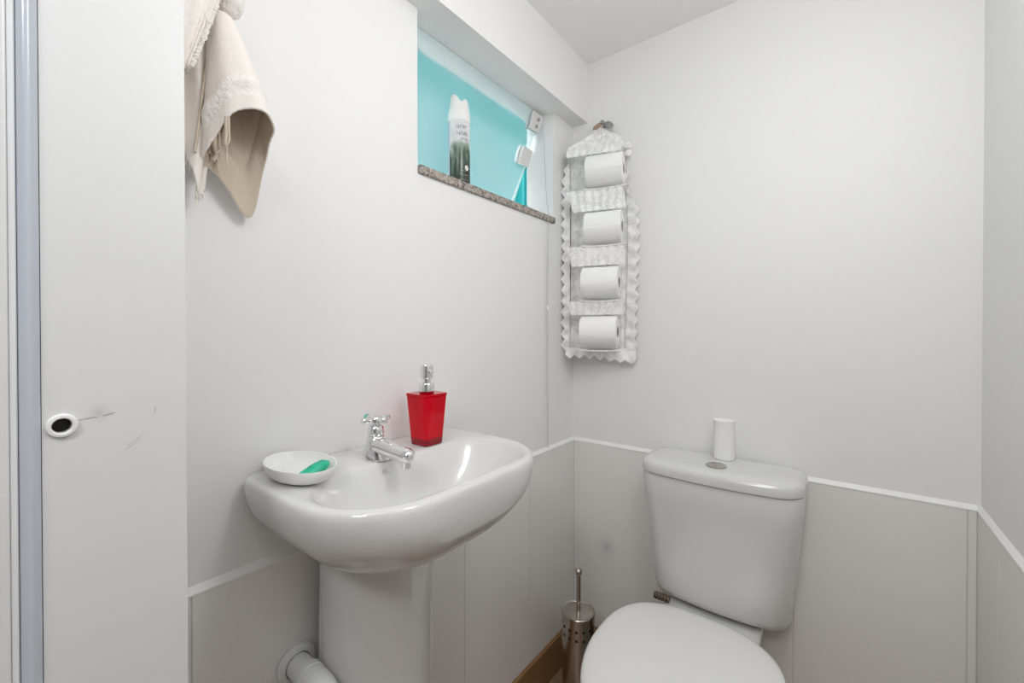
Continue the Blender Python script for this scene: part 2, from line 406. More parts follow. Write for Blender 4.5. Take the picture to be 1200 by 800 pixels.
# pale blue back of the label (left side)
bm = bmesh.new()
def on_can(a, z, e=.0004): return Vector((CX + (CR + e) * math.cos(a), CY + (CR + e) * math.sin(a), CZ + z))
A0 = math.atan2(-CY, -CX)                      # angle facing the doorway
rows = [[on_can(A0 - a, z) for a in [math.radians(58 + 6 * k) for k in range(16)]] for z in (.006, .10, .198)]
loft(bm, rows, False, False, closed=False); obj('label_back', bm, M['can_side'], can)
# white cap: shoulders with a finger notch
bm = bmesh.new(); rings = []
prof = [(CR + .0004, .196), (CR + .0004, .212), (CR - .001, .225), (CR - .004, .240)]
for r, z in prof: rings.append([Vector((CX + r * math.cos(2 * PI * i / 64), CY + r * math.sin(2 * PI * i / 64), CZ + z)) for i in range(64)])
def captop(i, r):
    a = 2 * PI * i / 64 - A0
    c2 = math.cos(a - math.radians(10)); s2 = math.sin(a - math.radians(10))
    z = .262 - .012 * (math.exp(-(s2 / .42) ** 2)) + .010 * (1 if s2 < 0 else 0) * min(1, abs(s2) * 1.6)
    return Vector((CX + r * math.cos(2 * PI * i / 64), CY + r * math.sin(2 * PI * i / 64), CZ + z))
rings.append([captop(i, CR - .007) for i in range(64)]); rings.append([captop(i, CR - .012) + Vector((0, 0, .001)) for i in range(64)])
rings.append([Vector((CX + (CR - .018) * math.cos(2 * PI * i / 64), CY + (CR - .018) * math.sin(2 * PI * i / 64), CZ + .238)) for i in range(64)])
loft(bm, rings); obj('can_cap', bm, M['plastic'], can, smooth=50)
# small print: rows of letter strokes and the white round mark
def patch(b, a0, a1, z0, z1, mi=0, e=.0007):
    f = b.faces.new([b.verts.new(on_can(A0 + math.radians(a), z, e)) for a, z in ((a0, z0), (a1, z0), (a1, z1), (a0, z1))]); f.material_index = mi
bm = bmesh.new(); rnd = random.Random(3)
for z, h, a0, a1, st in ((.168, .0125, -14, 40, 8.0), (.149, .0125, -14, 48, 7.0), (.135, .008, 8, 50, 6.0)):
    a = a0
    while a < a1:
        w = rnd.choice((1.4, 1.8, 2.2))
        patch(bm, a, a + w, z, z + h * rnd.choice((.7, 1, 1)))
        if rnd.random() < .75: patch(bm, a + w, a + st * .62, z + h * rnd.choice((0, .4, .8)), z + h * (rnd.choice((0, .4, .8)) * 0 + .14) + h * rnd.choice((0, .4)))
        a += st
obj('print', bm, M['print_grey'], can, smooth=0)
bm = bmesh.new()
for a0, a1, z in ((10, 40, .0455), (2, 50, .034), (0, 52, .020), (4, 48, .012)): 
    a = a0
    while a < a1: patch(bm, a, a + 2.8, z, z + .0013, 3); a += 4.4
pts = [on_can(A0 + math.radians(41) + .0062 / CR * math.cos(2 * PI * i / 20), .056 + .0078 * math.sin(2 * PI * i / 20), .0007) for i in range(20)]
bm.faces.new([bm.verts.new(q) for q in pts])
patch(bm, 38, 44, .0545, .0575, 1, .001)
for a in (30, 36): patch(bm, a, a + 4, .026, .0285, 2)
obj('small_print', bm, [M['print_white'], M['print_grey'], M['print_red'], M['print_pale']], can, smooth=0)

# ------------------------------------------------------------------ towel
peg = thing('towel_peg', 'white wall peg beneath the knot of the hanging cream towel', 'hook', (XL, .262, 1.775))
bm = bmesh.new(); lathe(bm, [(.022, 0), (.022, .004), (.018, .007), (.008, .009), (.007, .034), (.012, .038), (.0145, .045), (.012, .052), (.004, .055)], (XL, .262, 1.775), 'X', 28)
obj('peg_body', bm, M['pewter'], peg)
towel = thing('hand_towel', 'cream cotton hand towel with fringed border hanging from peg beside door jamb', 'towel', (XL + .06, .262, 1.46))
NT, NS = 96, 44
def lerp(a, b, t): return a + (b - a) * t
def sst(a, b, x): t = max(0, min(1, (x - a) / (b - a))); return t * t * (3 - 2 * t)
rows = []
for s_ in range(NS + 1):
    s = s_ / NS; row = []
    for i in range(NT):
        t = 2 * PI * i / NT                        # 0 = +x (towards the room), pi = wall
        ct, st_ = math.cos(t), math.sin(t)
        e = s ** .85
        cx = lerp(-.783, -.778, e); cy = lerp(.255, .283, e)
        rx = lerp(.016, .050, e); ry = lerp(.016, .050, e)
        fold = 1 + .07 * e * math.sin(3 * t + .6) + .03 * e * math.sin(7 * t)
        X_ = cx + rx * fold * ct; Y_ = cy + ry * fold * st_
        zr = lerp(1.548, 1.617, .5 + .5 * math.cos(t - .25))        # rim height: high in front, low at the wall
        tip = max(0, math.cos(t - math.radians(168))) ** 5
        zr -= .085 * tip
        zr -= .035 * max(0, math.cos(t - math.radians(262))) ** 3
        zr += .0012 * math.sin(37 * t) + .0008 * math.sin(61 * t) 
        z = lerp(1.770, zr, s)
        # outward cuff swell at the woven band
        sw = .004 * math.exp(-((s - .72) / .05) ** 2)
        X_ += sw * ct; Y_ += sw * st_
        if tip > .02: Y_ += .018 * tip * s; 
        X_ = max(X_, XL + .006)
        row.append(Vector((X_, Y_, z)))
    rows.append(row)
bm = bmesh.new(); loft(bm, rows, True, False)
bmesh.ops.reverse_faces(bm, faces=bm.faces)
nv = NT
bm.faces.ensure_lookup_table()
for f in bm.faces:
    pass
fi = 0
for k in range(NS):
    for i in range(NT):
        s = (k + .5) / NS
        bm.faces[fi].material_index = 1 if (.66 < s < .86) else 0
        fi += 1
tf = obj('towel_fold', bm, [M['towel'], M['fringe'], M['inner_shade'], M['inner_shade']], towel, smooth=80, solid=.004, sub=1)
tf.modifiers['thickness'].material_offset = 2  # inner side takes the colour with the shade painted in
# bunched cloth over the peg
bm = bmesh.new()
bmesh.ops.create_icosphere(bm, subdivisions=4, radius=1)
for v in bm.verts:
    d = noise.noise(v.co * 2.3) * .12 + noise.noise(v.co * 6) * .05
    q = v.co * (1 + d)
    v.co = Vector((-.785 + q.x * .034, .262 + q.y * .026, 1.802 + q.z * .032))
obj('towel_knot', bm, M['fringe'], towel, smooth=80)
# second layer: drape falling beside the jamb with fringed edge
def drape(name, f, mi, nu=40, nv=60):
    rows = [[f(u / nu, v / nv) for u in range(nu + 1)] for v in range(nv + 1)]
    bm = bmesh.new(); loft(bm, rows, False, False, closed=False)
    return obj(name, bm, mi, towel, smooth=80, solid=.0035)
def back_drape(u, v):
    z = lerp(1.84, 1.475 + .030 * abs(math.sin(3.2 * u + .6)) + (.05 * (1 - sst(.55, .75, u))) + .004 * math.sin(60 * u), v)
    y = lerp(.178, lerp(.262, .243, v), u) + .004 * math.sin(7 * v + 4 * u)
    xx = -.806 + .014 * math.sin(9 * u + 1.5 * v) + .006 * math.sin(21 * u)
    return Vector((xx, y, z))
drape('towel_drape', back_drape, M['towel'])
def front_drape(u, v):
    z = lerp(1.86, lerp(1.60, 1.655, u) + .003 * math.sin(70 * u), v)
    y = lerp(.185, lerp(.272, .222 + .018 * u, v ** .8), u)
    y = lerp(.180, lerp(.262, .2085, v ** 1.2), u)
    xx = -.742 + .010 * math.sin(6 * u + v) - .018 * u
    return Vector((xx, y, z))
fd = drape('towel_flap', front_drape, M['fringe'])
# inner layer seen in the mouth of the fold, with ragged fringe
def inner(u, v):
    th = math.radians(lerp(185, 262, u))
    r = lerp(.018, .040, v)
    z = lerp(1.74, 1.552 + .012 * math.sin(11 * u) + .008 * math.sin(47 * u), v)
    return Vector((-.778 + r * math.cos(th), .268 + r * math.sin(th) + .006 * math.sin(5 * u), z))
drape('towel_inner', inner, M['inner_shade'])
# fringe threads: tufts along the flap edge and the lower rim
bm = bmesh.new(); rnd = random.Random(5)
for k in range(46):
    v = .30 + .70 * k / 45
    p_ = front_drape(1.0, v); r = rnd.uniform(.0022, .0036)
    lathe(bm, [(r * .4, -r), (r, 0), (r * .4, r)], p_ + Vector((0, .0015, rnd.uniform(-.001, .001))), 'Y', 7)
for k in range(26):
    u = .35 + .65 * k / 25
    p_ = back_drape(u, 1.0)
    tube(bm, [p_, p_ + Vector((rnd.uniform(-.002, .002), rnd.uniform(-.003, .003), -rnd.uniform(.006, .016)))], [.0016, .0006], 5)
bm2 = bmesh.new()
for k in range(20):                              # ragged threads inside the left of the fold
    t = math.radians(215 + 5.5 * k + rnd.uniform(-2, 2)); rad = rnd.uniform(.030, .044)
    p_ = Vector((-.776 + rad * math.cos(t), .281 + rad * math.sin(t), rnd.uniform(1.555, 1.585)))
    ln = rnd.uniform(.012, .040)
    tube(bm2, [p_ + Vector((0, 0, .03)), p_, p_ + Vector((rnd.uniform(-.003, .003), rnd.uniform(-.003, .003), -ln * .6)), p_ + Vector((rnd.uniform(-.004, .004), rnd.uniform(-.004, .004), -ln))], [.0022, .0026, .0018, .0006], 6)
fr = obj('fringe', bm, M['fringe'], towel); fr['kind'] = 'stuff'
fr = obj('loose_threads', bm2, M['inner_shade'], towel); fr['kind'] = 'stuff'

# ------------------------------------------------------------------ lace roll holder, hook and four rolls
RB = [(-.678, 1.838), (-.683, 1.636), (-.693, 1.440), (-.698, 1.264)]
RR, RW, RY = .057, .128, 1.402
hook = thing('wall_hook', 'small flower shaped metal hook holding the lace roll hanger', 'hook', (-.708, YB, 2.035))
bm = bmesh.new(); lathe(bm, [(.011, 0), (.011, .003), (.005, .005), (.004, .022), (.0075, .026), (.008, .031), (.004, .036)], (-.708, YB, 2.050), 'Y', 20, rot=Matrix.Rotation(PI, 3, 'Z'))
obj('hook_stem', bm, M['pewter'], hook)
def petal(cx, cz, a, l, w, m, name):
    bm = bmesh.new(); bmesh.ops.create_uvsphere(bm, u_segments=20, v_segments=12, radius=1)
    R_ = Matrix.Rotation(-a, 3, 'Y')
    for v in bm.verts:
        q = Vector((v.co.x * l, v.co.y * .003, v.co.z * w * (1 - .35 * v.co.x)))
        v.co = R_ @ q + Vector((cx, 1.474, cz))
    o = obj(name, bm, m, hook); return o
petal(-.729, 2.040, math.radians(190), .020, .011, M['bronze'], 'petal')['label'] = 'copper coloured petal'
petal(-.681, 2.033, math.radians(-28), .021, .012, M['pewter'], 'petal')
petal(-.729, 2.017, math.radians(220), .014, .004, M['pewter'], 'petal')
holder = thing('lace_roll_holder', 'white lace hanging pocket holder with four toilet rolls in corner', 'roll holder', (-.70, 1.47, 1.17))
def xl(z): return -.708 - .112 * min(1, max(0, (2.034 - z) / .085))          # left seam of the lace strip
def xr_(z): return -.708 + .088 * min(1, max(0, (2.034 - z) / .070)) + .014 * sst(.1, .4, 2.03 - z) * (1 - .6 * sst(.45, .85, 2.03 - z))
def yb_(z): return 1.478 - .010 * sst(0, .2, 2.03 - z)
rows = []
for k in range(97):
    z = 2.032 - (2.032 - 1.19) * k / 96
    a, b = xl(z), xr_(z)
    rows.append([Vector((lerp(a, b, i / 24), yb_(z) + .003 * math.sin(i * 1.4 + z * 9), z)) for i in range(25)])
bm = bmesh.new(); loft(bm, rows, False, False, closed=False)
obj('back_panel', bm, M['lace'], holder, smooth=60)
# lace sheet in front: drapes over the rolls between the pockets
def front_y(z):
    y = 1.462
    for _, rz in RB:
        d = (z - rz) / RR
        if abs(d) < 1.02: y = min(y, RY - RR * math.sqrt(max(0, 1 - min(1, d * d))) * 1.0 - .0035)
    return y
def smooth_front(z):
    ys = [front_y(z + .004 * j) for j in range(-8, 9)]
    return min(front_y(z), sum(ys) / len(ys) - .002)
# pockets under each roll (voile sling), lace webs between rolls
for n_, (rx_, rz) in enumerate(RB):
    rows = []
    for k in range(25):
        th = math.radians(lerp(188, 330, k / 24))            # sling from the front of the roll round its underside
        rr_ = RR + .005
        rows.append([Vector((rx_ - .5 * RW - .012 + (RW + .024) * i / 16, RY + rr_ * math.cos(th), rz + rr_ * math.sin(th))) for i in range(17)])
    bm = bmesh.new(); loft(bm, rows, False, False, closed=False)
    obj('pocket', bm, M['voile'], holder, smooth=60)
    # seam line under the pocket
    bm = bmesh.new()
    tube(bm, [(rx_ - .5 * RW - .014 + (RW + .028) * i / 8, RY - .020, rz - RR - .006 - .004 * math.sin(PI * i / 8)) for i in range(9)], .0028, 8)
    obj('pocket_seam', bm, M['lace_solid'], holder)
    # lace web above the roll
    top = RB[n_ - 1][1] - RR - .008 if n_ else 2.018
    rows = []
    for k in range(19):
        f = k / 18; z = lerp(top, rz + RR * 1.10, f)
        yy = lerp(1.462 if n_ == 0 else RY - .018, RY - RR * .18, sst(0, 1, f))
        a = lerp(xl(z) + .004, rx_ - .5 * RW - .026, f * .6); b = lerp(xr_(z) - .004, rx_ + .5 * RW + .022, f * .6)
        if n_ == 0:
            a, b = xl(z) + .003, xr_(z) - .003
        rows.append([Vector((lerp(a, b, i / 24), yy + .004 * math.sin(i * 1.9 + 5 * f), z)) for i in range(25)])
    bm = bmesh.new(); loft(bm, rows, False, False, closed=False)
    obj('lace_web', bm, M['lace'], holder, smooth=60)
# zigzag ruffles down both sides and along the hem
def ruffle(name, inner_fn, outer_fn, t0, t1, teeth, amp):
    n = teeth * 6
    bm = bmesh.new(); rows = []
    for k in range(n + 1):
        t = lerp(t0, t1, k / n); ph = (k % 6) / 6
        z_ = 1 - abs(2 * ph - 1)
        a = Vector(inner_fn(t)); b = Vector(outer_fn(t, amp * z_))
        rows.append([a.lerp(b, j / 8) + Vector((0, .005 * math.sin(j / 8 * PI) * math.sin(k * .9), 0)) for j in range(9)])
    loft(bm, rows, False, False, closed=False)
    return obj(name, bm, M['lace_solid'], holder, smooth=60, solid=.0012, off=0)
ruffle('side_ruffle', lambda z: (xl(z), yb_(z) - .010, z), lambda z, e: (xl(z) - .020 * sst(1.95, 1.82, z) - e * sst(1.95, 1.87, z), 1.452, z), 1.945, 1.195, 18, .016)
ruffle('side_ruffle', lambda z: (xr_(z) - .002, yb_(z) - .006, z), lambda z, e: (xr_(z) + .026 * sst(1.80, 1.70, z) + .004 + e, 1.452, z), 1.86, 1.195, 15, .013)
ruffle('hem_ruffle', lambda x: (x, 1.455, 1.205), lambda x, e: (x, 1.440, 1.178 - .015 * sst(-.75, -.6, x) - e), -.835, -.575, 7, .014)
# bow at the upper right
bm = bmesh.new()
for dx, dz, l in ((.010, .012, .020), (.014, -.016, .018)):
    g = bmesh.new(); bmesh.ops.create_uvsphere(g, u_segments=14, v_segments=8, radius=1)
    for v in g.verts: v.co = Vector((-.618 + dx + v.co.x * l * .7, 1.448 + v.co.y * .004, 1.925 + dz + v.co.z * .012))
    me = bpy.data.meshes.new('tmp'); g.to_mesh(me); g.free(); bm.from_mesh(me); bpy.data.meshes.remove(me)
obj('bow', bm, M['lace_solid'], holder)
roll = thing('toilet_roll', 'toilet roll in the topmost pocket of the lace holder', 'toilet roll', (RB[0][0], RY, RB[0][1] - RR), 'toilet rolls in the lace holder')
bm = bmesh.new(); h = RW / 2
lathe(bm, [(.019, -h), (RR - .002, -h), (RR, -h + .002), (RR, h - .002), (RR - .002, h), (.019, h)], (RB[0][0], RY, RB[0][1]), 'X', 56, cap=False)
obj('paper', bm, M['paper'], roll)
bm = bmesh.new(); lathe(bm, [(.019, -h - .0005), (.019, h + .0005), (.0175, h + .0005), (.0175, -h - .0005), (.019, -h - .0005)], (RB[0][0], RY, RB[0][1]), 'X', 32, cap=False)
obj('card_core', bm, M['core'], roll)

# ------------------------------------------------------------------ pedestal sink
ZR = 1.0115
sink = thing('pedestal_sink', 'white ceramic pedestal sink below the window beside door jamb', 'sink', (-.74, .552, 0))
XW = XL + .0015
S = [  # (z, x0, x1 front, y0, y1, corner radius front, bow)
    (.8034, XW + .010, -.6746, .4527, .6509, .0744, -.007), (.8232, XW, -.6403, .4338, .6660, .0944, -.003), (.8489, XW, -.5913, .4029, .6933, .1244, .003),
    (.8766, XW, -.5489, .3696, .7246, .1344, .007), (.9063, XW, -.5166, .3376, .7562, .1444, .009), (.9360, XW, -.4976, .3151, .7805, .1444, .009),
    (.9647, XW, -.4918, .3030, .7963, .1444, .009), (.9875, XW, -.4926, .2977, .8059, .1444, .009), (1.0000, XW, -.4935, .2975, .8060, .1444, .009),
    (1.0075, XW, -.4960, .3000, .8035, .1430, .009), (1.0105, XW, -.5000, .3040, .7995, .1390, .009), (ZR, XW, -.5060, .3100, .7935, .1330, .009),
    (ZR, -.7200, -.5150, .3200, .7850, .1000, .010), (1.0092, -.7160, -.5200, .3250, .7800, .0970, .010), (1.0030, -.7110, -.5255, .3315, .7735, .0920, .010),
    (.984, -.7010, -.5370, .3460, .7590, .0880, .011), (.957, -.6920, -.5540, .3700, .7350, .0800, .010), (.931, -.6810, -.5740, .4020, .7040, .0690, .008),
    (.913, -.6680, -.5950, .4400, .6700, .0500, .004), (.907, -.6550, -.6100, .4950, .6150, .0250, 0), (.906, -.6450, -.6220, .5350, .5750, .0120, 0)]
rings = []
for z, x0, x1, y0, y1, r, bow in S:
    rb = r if x0 > -.80 else .035
    rings.append(rr(x0, x1, y0, y1, (rb, r, r, rb), z, bx=bow, seg=14, side=12))
bm = bmesh.new(); loft(bm, rings)
basin = obj('basin', bm, M['ceramic'], sink, smooth=60, sub=1)
bm = bmesh.new()
f = bm.faces.new([bm.verts.new(q) for q in ((-.7035, .497, .9985), (-.7035, .507, .9985), (-.7022, .507, .9945), (-.7022, .497, .9945))])
bmesh.ops.translate(bm, verts=bm.verts, vec=(.0022, 0, 0))
obj('maker_mark', bm, M['mark2'], basin, smooth=0)
rings = []
for z, x1, dy, bow in ((0, -.610, .020, .05), (.02, -.612, .018, .05), (.10, -.650, .0, .045), (.40, -.660, -.002, .045), (.70, -.655, .0, .045), (.80, -.645, .002, .045), (.848, -.645, .002, .045)):
    rings.append(rr(-.812, x1 - .03, .424 - dy, .678 + dy, (.02, .12, .12, .02), z, bx=bow * .3, seg=14, side=12))
bm = bmesh.new(); loft(bm, rings)
obj('pedestal', bm, M['ceramic'], sink, smooth=50)

# tap
TX, TY = -.745, .513
bm = bmesh.new(); rings = []
for z, rx_, ry_, dx in ((0, .0335, .0265, .000), (.003, .0335, .0265, .000), (.012, .029, .0245, .000), (.024, .0235, .0215, .0005), (.036, .0195, .0190, .0005), (.044, .0172, .0172, 0), (.0455, .0155, .0155, 0)):
    rings.append([Vector((TX + dx + rx_ * math.cos(2 * PI * i / 40), TY + ry_ * math.sin(2 * PI * i / 40), ZR + z)) for i in range(40)])
loft(bm, rings)
sp = [(TX + .004, TY, ZR + .027), (TX + .022, TY + .001, ZR + .0275), (TX + .045, TY + .003, ZR + .0235), (TX + .066, TY + .005, ZR + .0195), (TX + .082, TY + .0065, ZR + .0180), (TX + .092, TY + .0075, ZR + .0175), (TX + .099, TY + .008, ZR + .0170), (TX + .1035, TY + .0083, ZR + .0167), (TX + .1055, TY + .0085, ZR + .0165)]
tube(bm, sp, [.0190, .0180, .0155, .0145, .0150, .0148, .0122, .0080, .0015], 24)
tap = obj('tap', bm, M['chrome'], sink, smooth=60); tap['label'] = 'chrome pillar tap with cross handle'
bm = bmesh.new(); lathe(bm, [(.0098, -.004), (.0098, .010), (.0085, .011)], (TX + .088, TY + .007, ZR - .0010), seg=24)
obj('spout_outlet', bm, M['chrome'], tap)
bm = bmesh.new(); bx_, by_, bz_ = TX, TY, ZR
lathe(bm, [(.0135, .0455), (.0155, .047), (.0160, .052), (.0150, .063), (.0120, .066), (.0085, .0665), (.0085, .069), (.0125, .070), (.0130, .076), (.0125, .081), (.008, .085), (.002, .0862)], (TX, TY, ZR), seg=28)
for a in (0, 90, 270):
    d = Vector((math.cos(math.radians(a)), math.sin(math.radians(a)), .10)); c_ = Vector((TX, TY, ZR + .0755))
    tube(bm, [c_ + d * .006, c_ + d * .013, c_ + d * .027, c_ + d * .0305, c_ + d * .032], [.0052, .0058, .0066, .0060, .0035], 16)
d = Vector((-1, 0, .10)); c_ = Vector((TX, TY, ZR + .0755))
tube(bm, [c_ + d * .006, c_ + d * .013, c_ + d * .024], [.0052, .0058, .0066], 16)
hd = obj('cross_handle', bm, M['chrome'], tap, smooth=50)
bm = bmesh.new(); tube(bm, [c_ + d * .024, c_ + d * .030, c_ + d * .034, c_ + d * .0355], [.0067, .0068, .0055, .002], 16)
obj('handle_tip', bm, M['soap_green'], tap)['label'] = 'green tip of one handle arm'

# soap dish and soap
DX, DY = -.750, .362
bm = bmesh.new()
lathe(bm, [(.030, 0), (.044, .0005), (.055, .005), (.0625, .014), (.0665, .026), (.0662, .0275), (.0645, .027), (.0600, .016), (.052, .009), (.040, .0065), (.015, .006), (.001, .006)], (DX, DY, ZR + .0006), seg=64, sx=1.26, sy=.76, cap=True)
tag(obj('soap_dish', bm, M['plastic'], smooth=50), 'round white plastic soap dish on left corner of the sink', 'soap dish')
bm = bmesh.new(); bmesh.ops.create_icosphere(bm, subdivisions=4, radius=1)
for v in bm.verts:
    q = v.co.copy(); q *= 1 + .10 * noise.noise(v.co * 2.5)
    w = .55 + .45 * sst(-1, .5, q.y)
    zz = q.z * .011 * w
    v.co = Vector((DX + .034 + q.x * .016 * w - .004 * q.y, DY + .008 + q.y * .029, ZR + .0172 + zz + .006 * max(0, q.y)))
tag(obj('soap_bar', bm, M['soap'], smooth=80), 'worn green bar of soap lying in the white soap dish', 'soap')

# red dispenser
QX, QY = -.748, .650
disp = thing('soap_dispenser', 'red translucent tapered soap dispenser with chrome pump on the sink', 'soap dispenser', (QX, QY, ZR))
def sq_(hw, z, r=.007): return rr(QX - hw, QX + hw, QY - hw, QY + hw, r, ZR + z, seg=6, side=3)
bm = bmesh.new(); loft(bm, [sq_(.0272, .0155), sq_(.0274, .016), sq_(.0335, .109), sq_(.0328, .1095)])
obj('bottle_body', bm, M['red'], disp, smooth=40)
bm = bmesh.new(); loft(bm, [sq_(.0255, .0005), sq_(.0264, .0014), sq_(.0274, .0152), sq_(.0270, .0153)])
obj('bottle_base', bm, M['red_base'], disp, smooth=40)
bm = bmesh.new(); loft(bm, [sq_(.0332, .1098), sq_(.0345, .1105), sq_(.0347, .1140), sq_(.0334, .1156)])
lathe(bm, [(.0165, .1156), (.0165, .1190)], (QX, QY, ZR), seg=28)
obj('bottle_lid', bm, M['red'], disp, smooth=40)
bm = bmesh.new()
lathe(bm, [(.0165, .119), (.0175, .120), (.0175, .1365), (.0165, .1380), (.0095, .139), (.0095, .148), (.0130, .1485), (.0145, .1500), (.0145, .176), (.0135, .1790), (.0095, .1805), (.0020, .1808)], (QX, QY, ZR), seg=32)
tube(bm, [(QX + .006, QY - .001, ZR + .165), (QX + .020, QY - .004, ZR + .165), (QX + .024, QY - .005, ZR + .1635)], [.0045, .0042, .0035], 14)
obj('pump', bm, M['chrome'], disp, smooth=40)

# drain pipe
drain = thing('drain_pipe', 'white plastic drain pipe leaving the tiled wall under the sink', 'pipe', (XL, .398, .61))
WX = XL + .0075
bm = bmesh.new(); lathe(bm, [(.024, 0), (.0365, 0), (.038, .003), (.0365, .007), (.030, .010), (.0245, .010)], (WX, .396, .620), 'X', 40, cap=False)
obj('wall_flange', bm, M['pvc'], drain)
bm = bmesh.new(); tube(bm, [(WX - .004, .396, .620), (WX + .068, .396, .620)], .0228, 32, cap=False); obj('pipe', bm, M['pvc'], drain)
bm = bmesh.new()
tube(bm, [(WX + .045, .396, .620), (WX + .047, .396, .620), (WX + .060, .396, .620), (WX + .062, .396, .620)], [.0235, .0262, .0262, .0235], 32)
tube(bm, [(WX + .055, .396, .620), (WX + .085, .396, .620)] + [(WX + .085 + .035 * math.sin(a), .396, .585 + .035 * math.cos(a)) for a in [PI / 2 * i / 8 for i in range(1, 9)]] + [(WX + .12, .396, .50)], .0248, 32)
obj('elbow', bm, M['pvc'], drain)

# ------------------------------------------------------------------ toilet
toi = thing('toilet', 'white close coupled toilet with closed lid against the back wall', 'toilet', (-.30, 1.15, 0))
TC = -.288
rings = []
for z, hw, yf, r in ((.446, .158, 1.376, .03), (.4485, .172, 1.354, .04), (.458, .181, 1.339, .05), (.476, .186, 1.331, .055), (.55, .192, 1.326, .055), (.65, .202, 1.318, .055), (.75, .211, 1.311, .055), (.828, .2165, 1.306, .055), (.830, .2155, 1.307, .055)):
    rings.append(rr(TC - hw, TC + hw, yf, 1.484, (r, r, .03, .03), z, by=.022, seg=12, side=16))
bm = bmesh.new(); loft(bm, rings); obj('tank', bm, M['ceramic'], toi, smooth=50)
bm = bmesh.new(); loft(bm, [rr(TC - .211, TC + .211, 1.3115, 1.480, .05, z, by=.022, seg=12, side=16) for z in (.8295, .8335)])
obj('lid_gap', bm, M['gap'], toi)
rings = []
for z, i_ in ((.8330, .003), (.8335, .0005), (.837, 0), (.853, .001), (.860, .0035), (.8655, .009), (.8690, .018), (.8706, .032), (.8712, .05)):
    rings.append(rr(TC - .2185 + i_, TC + .2185 - i_, 1.301 + i_, 1.486 - i_ * .3, (.058, .058, .03, .03), z, by=.024, seg=14, side=18))
bm = bmesh.new(); loft(bm, rings); lid = obj('tank_lid', bm, M['ceramic'], toi, smooth=50)
bm = bmesh.new(); lathe(bm, [(.0285, 0), (.0285, .0035), (.0262, .0048), (.0242, .0036), (.0230, .0044), (.010, .0052), (.0005, .0054)], (-.286, 1.352, .8706), seg=40)
obj('flush_button', bm, M['steel'], lid)
# seat lid outline
def seat_ring(z, i_, cx=-.3075, cyy=1.075, hw=.2215, fr=.305, bk=.225, n=96):
    out = []
    for k in range(n):
        t = 2 * PI * k / n; c_, s_ = math.cos(t), math.sin(t)
        if s_ < 0: x, y = (hw - i_) * c_, (fr - i_) * s_
        else:
            e = 2 / 2.7
            x = (hw - i_) * math.copysign(abs(c_) ** e, c_); y = (bk - i_) * abs(s_) ** e
        out.append(Vector((cx + x, cyy + y, z)))
    return out
bm = bmesh.new(); loft(bm, [seat_ring(z, i_) for z, i_ in ((.4345, .004), (.4355, .001), (.440, 0), (.446, .0015), (.4505, .006), (.4535, .014), (.4555, .032), (.4575, .08), (.4585, .15), (.459, .21))])
obj('seat_lid', bm, M['seat'], toi, smooth=60)
bm = bmesh.new()
loft(bm, [seat_ring(z, i_) for z, i_ in ((.4165, .006), (.4175, .002), (.430, .002), (.4325, .005))])
obj('seat', bm, M['seat'], toi, smooth=60)
def bowl_ring(z, hw, yf, yb, cx=-.303, n=96):
    out = []; cyy = lerp(yf, yb, .55)
    for k in range(n):
        t = 2 * PI * k / n; c_, s_ = math.cos(t), math.sin(t); e = 2 / (2.0 if s_ < 0 else 2.6)
        out.append(Vector((cx + hw * math.copysign(abs(c_) ** e, c_), cyy + ((cyy - yf) * -(abs(s_) ** e) if s_ < 0 else (yb - cyy) * abs(s_) ** e), z)))
    return out
bm = bmesh.new()
loft(bm, [bowl_ring(*q) for q in ((0, .118, .93, 1.40), (.015, .122, .925, 1.405), (.04, .112, .94, 1.40), (.12, .106, .955, 1.40), (.20, .120, .93, 1.395), (.28, .158, .875, 1.37), (.35, .196, .82, 1.33), (.395, .213, .793, 1.305), (.412, .215, .79, 1.30), (.4155, .211, .794, 1.296))])
obj('bowl', bm, M['ceramic'], toi, smooth=60)
bm = bmesh.new()
loft(bm, [rr(-.295 - w, -.295 + w, y0, 1.462, .03, z, seg=8, side=8) for z, w, y0 in ((.24, .09, 1.25), (.34, .115, 1.22), (.41, .126, 1.20), (.428, .128, 1.20), (.4335, .126, 1.203), (.436, .120, 1.21))])
obj('rear_deck', bm, M['ceramic'], toi, smooth=50)
bm = bmesh.new(); loft(bm, [rr(TC - .115, TC + .125, 1.362, 1.455, .03, z, seg=8, side=8) for z in (.4362, .4475)])
obj('tank_gasket', bm, M['gap'], toi)
bm = bmesh.new()
lathe(bm, [(.004, -.022), (.010, -.022)] + [(.0115 if k % 2 else .0088, -.020 + .0045 * k) for k in range(10)] + [(.010, .024), (.004, .024)], (-.434, 1.318, .4465), 'X', 20)
M['oldmetal'] = mat('tarnished_metal', (.20, .165, .13), .4, .9)
obj('lid_hinge', bm, M['oldmetal'], toi)['label'] = 'tarnished ribbed metal hinge bolt'
# upright white tube on the tank lid
bm = bmesh.new()
loft(bm, [rr(-.283 - w, -.283 + w, 1.443 - d, 1.443 + d, d * .96, z, seg=10, side=4) for z, w, d in ((.8716, .026, .021), (.8726, .0282, .0232), (.878, .0292, .0242), (.935, .0298, .0246), (.986, .0302, .025), (.990, .0312, .026), (.9925, .0312, .026), (.9928, .0295, .0245), (.982, .0285, .0235), (.974, .0275, .022))])
tag(obj('paper_tube', bm, M['paper'], smooth=50), 'plain white upright tube standing at the back of the toilet tank lid', 'tube')

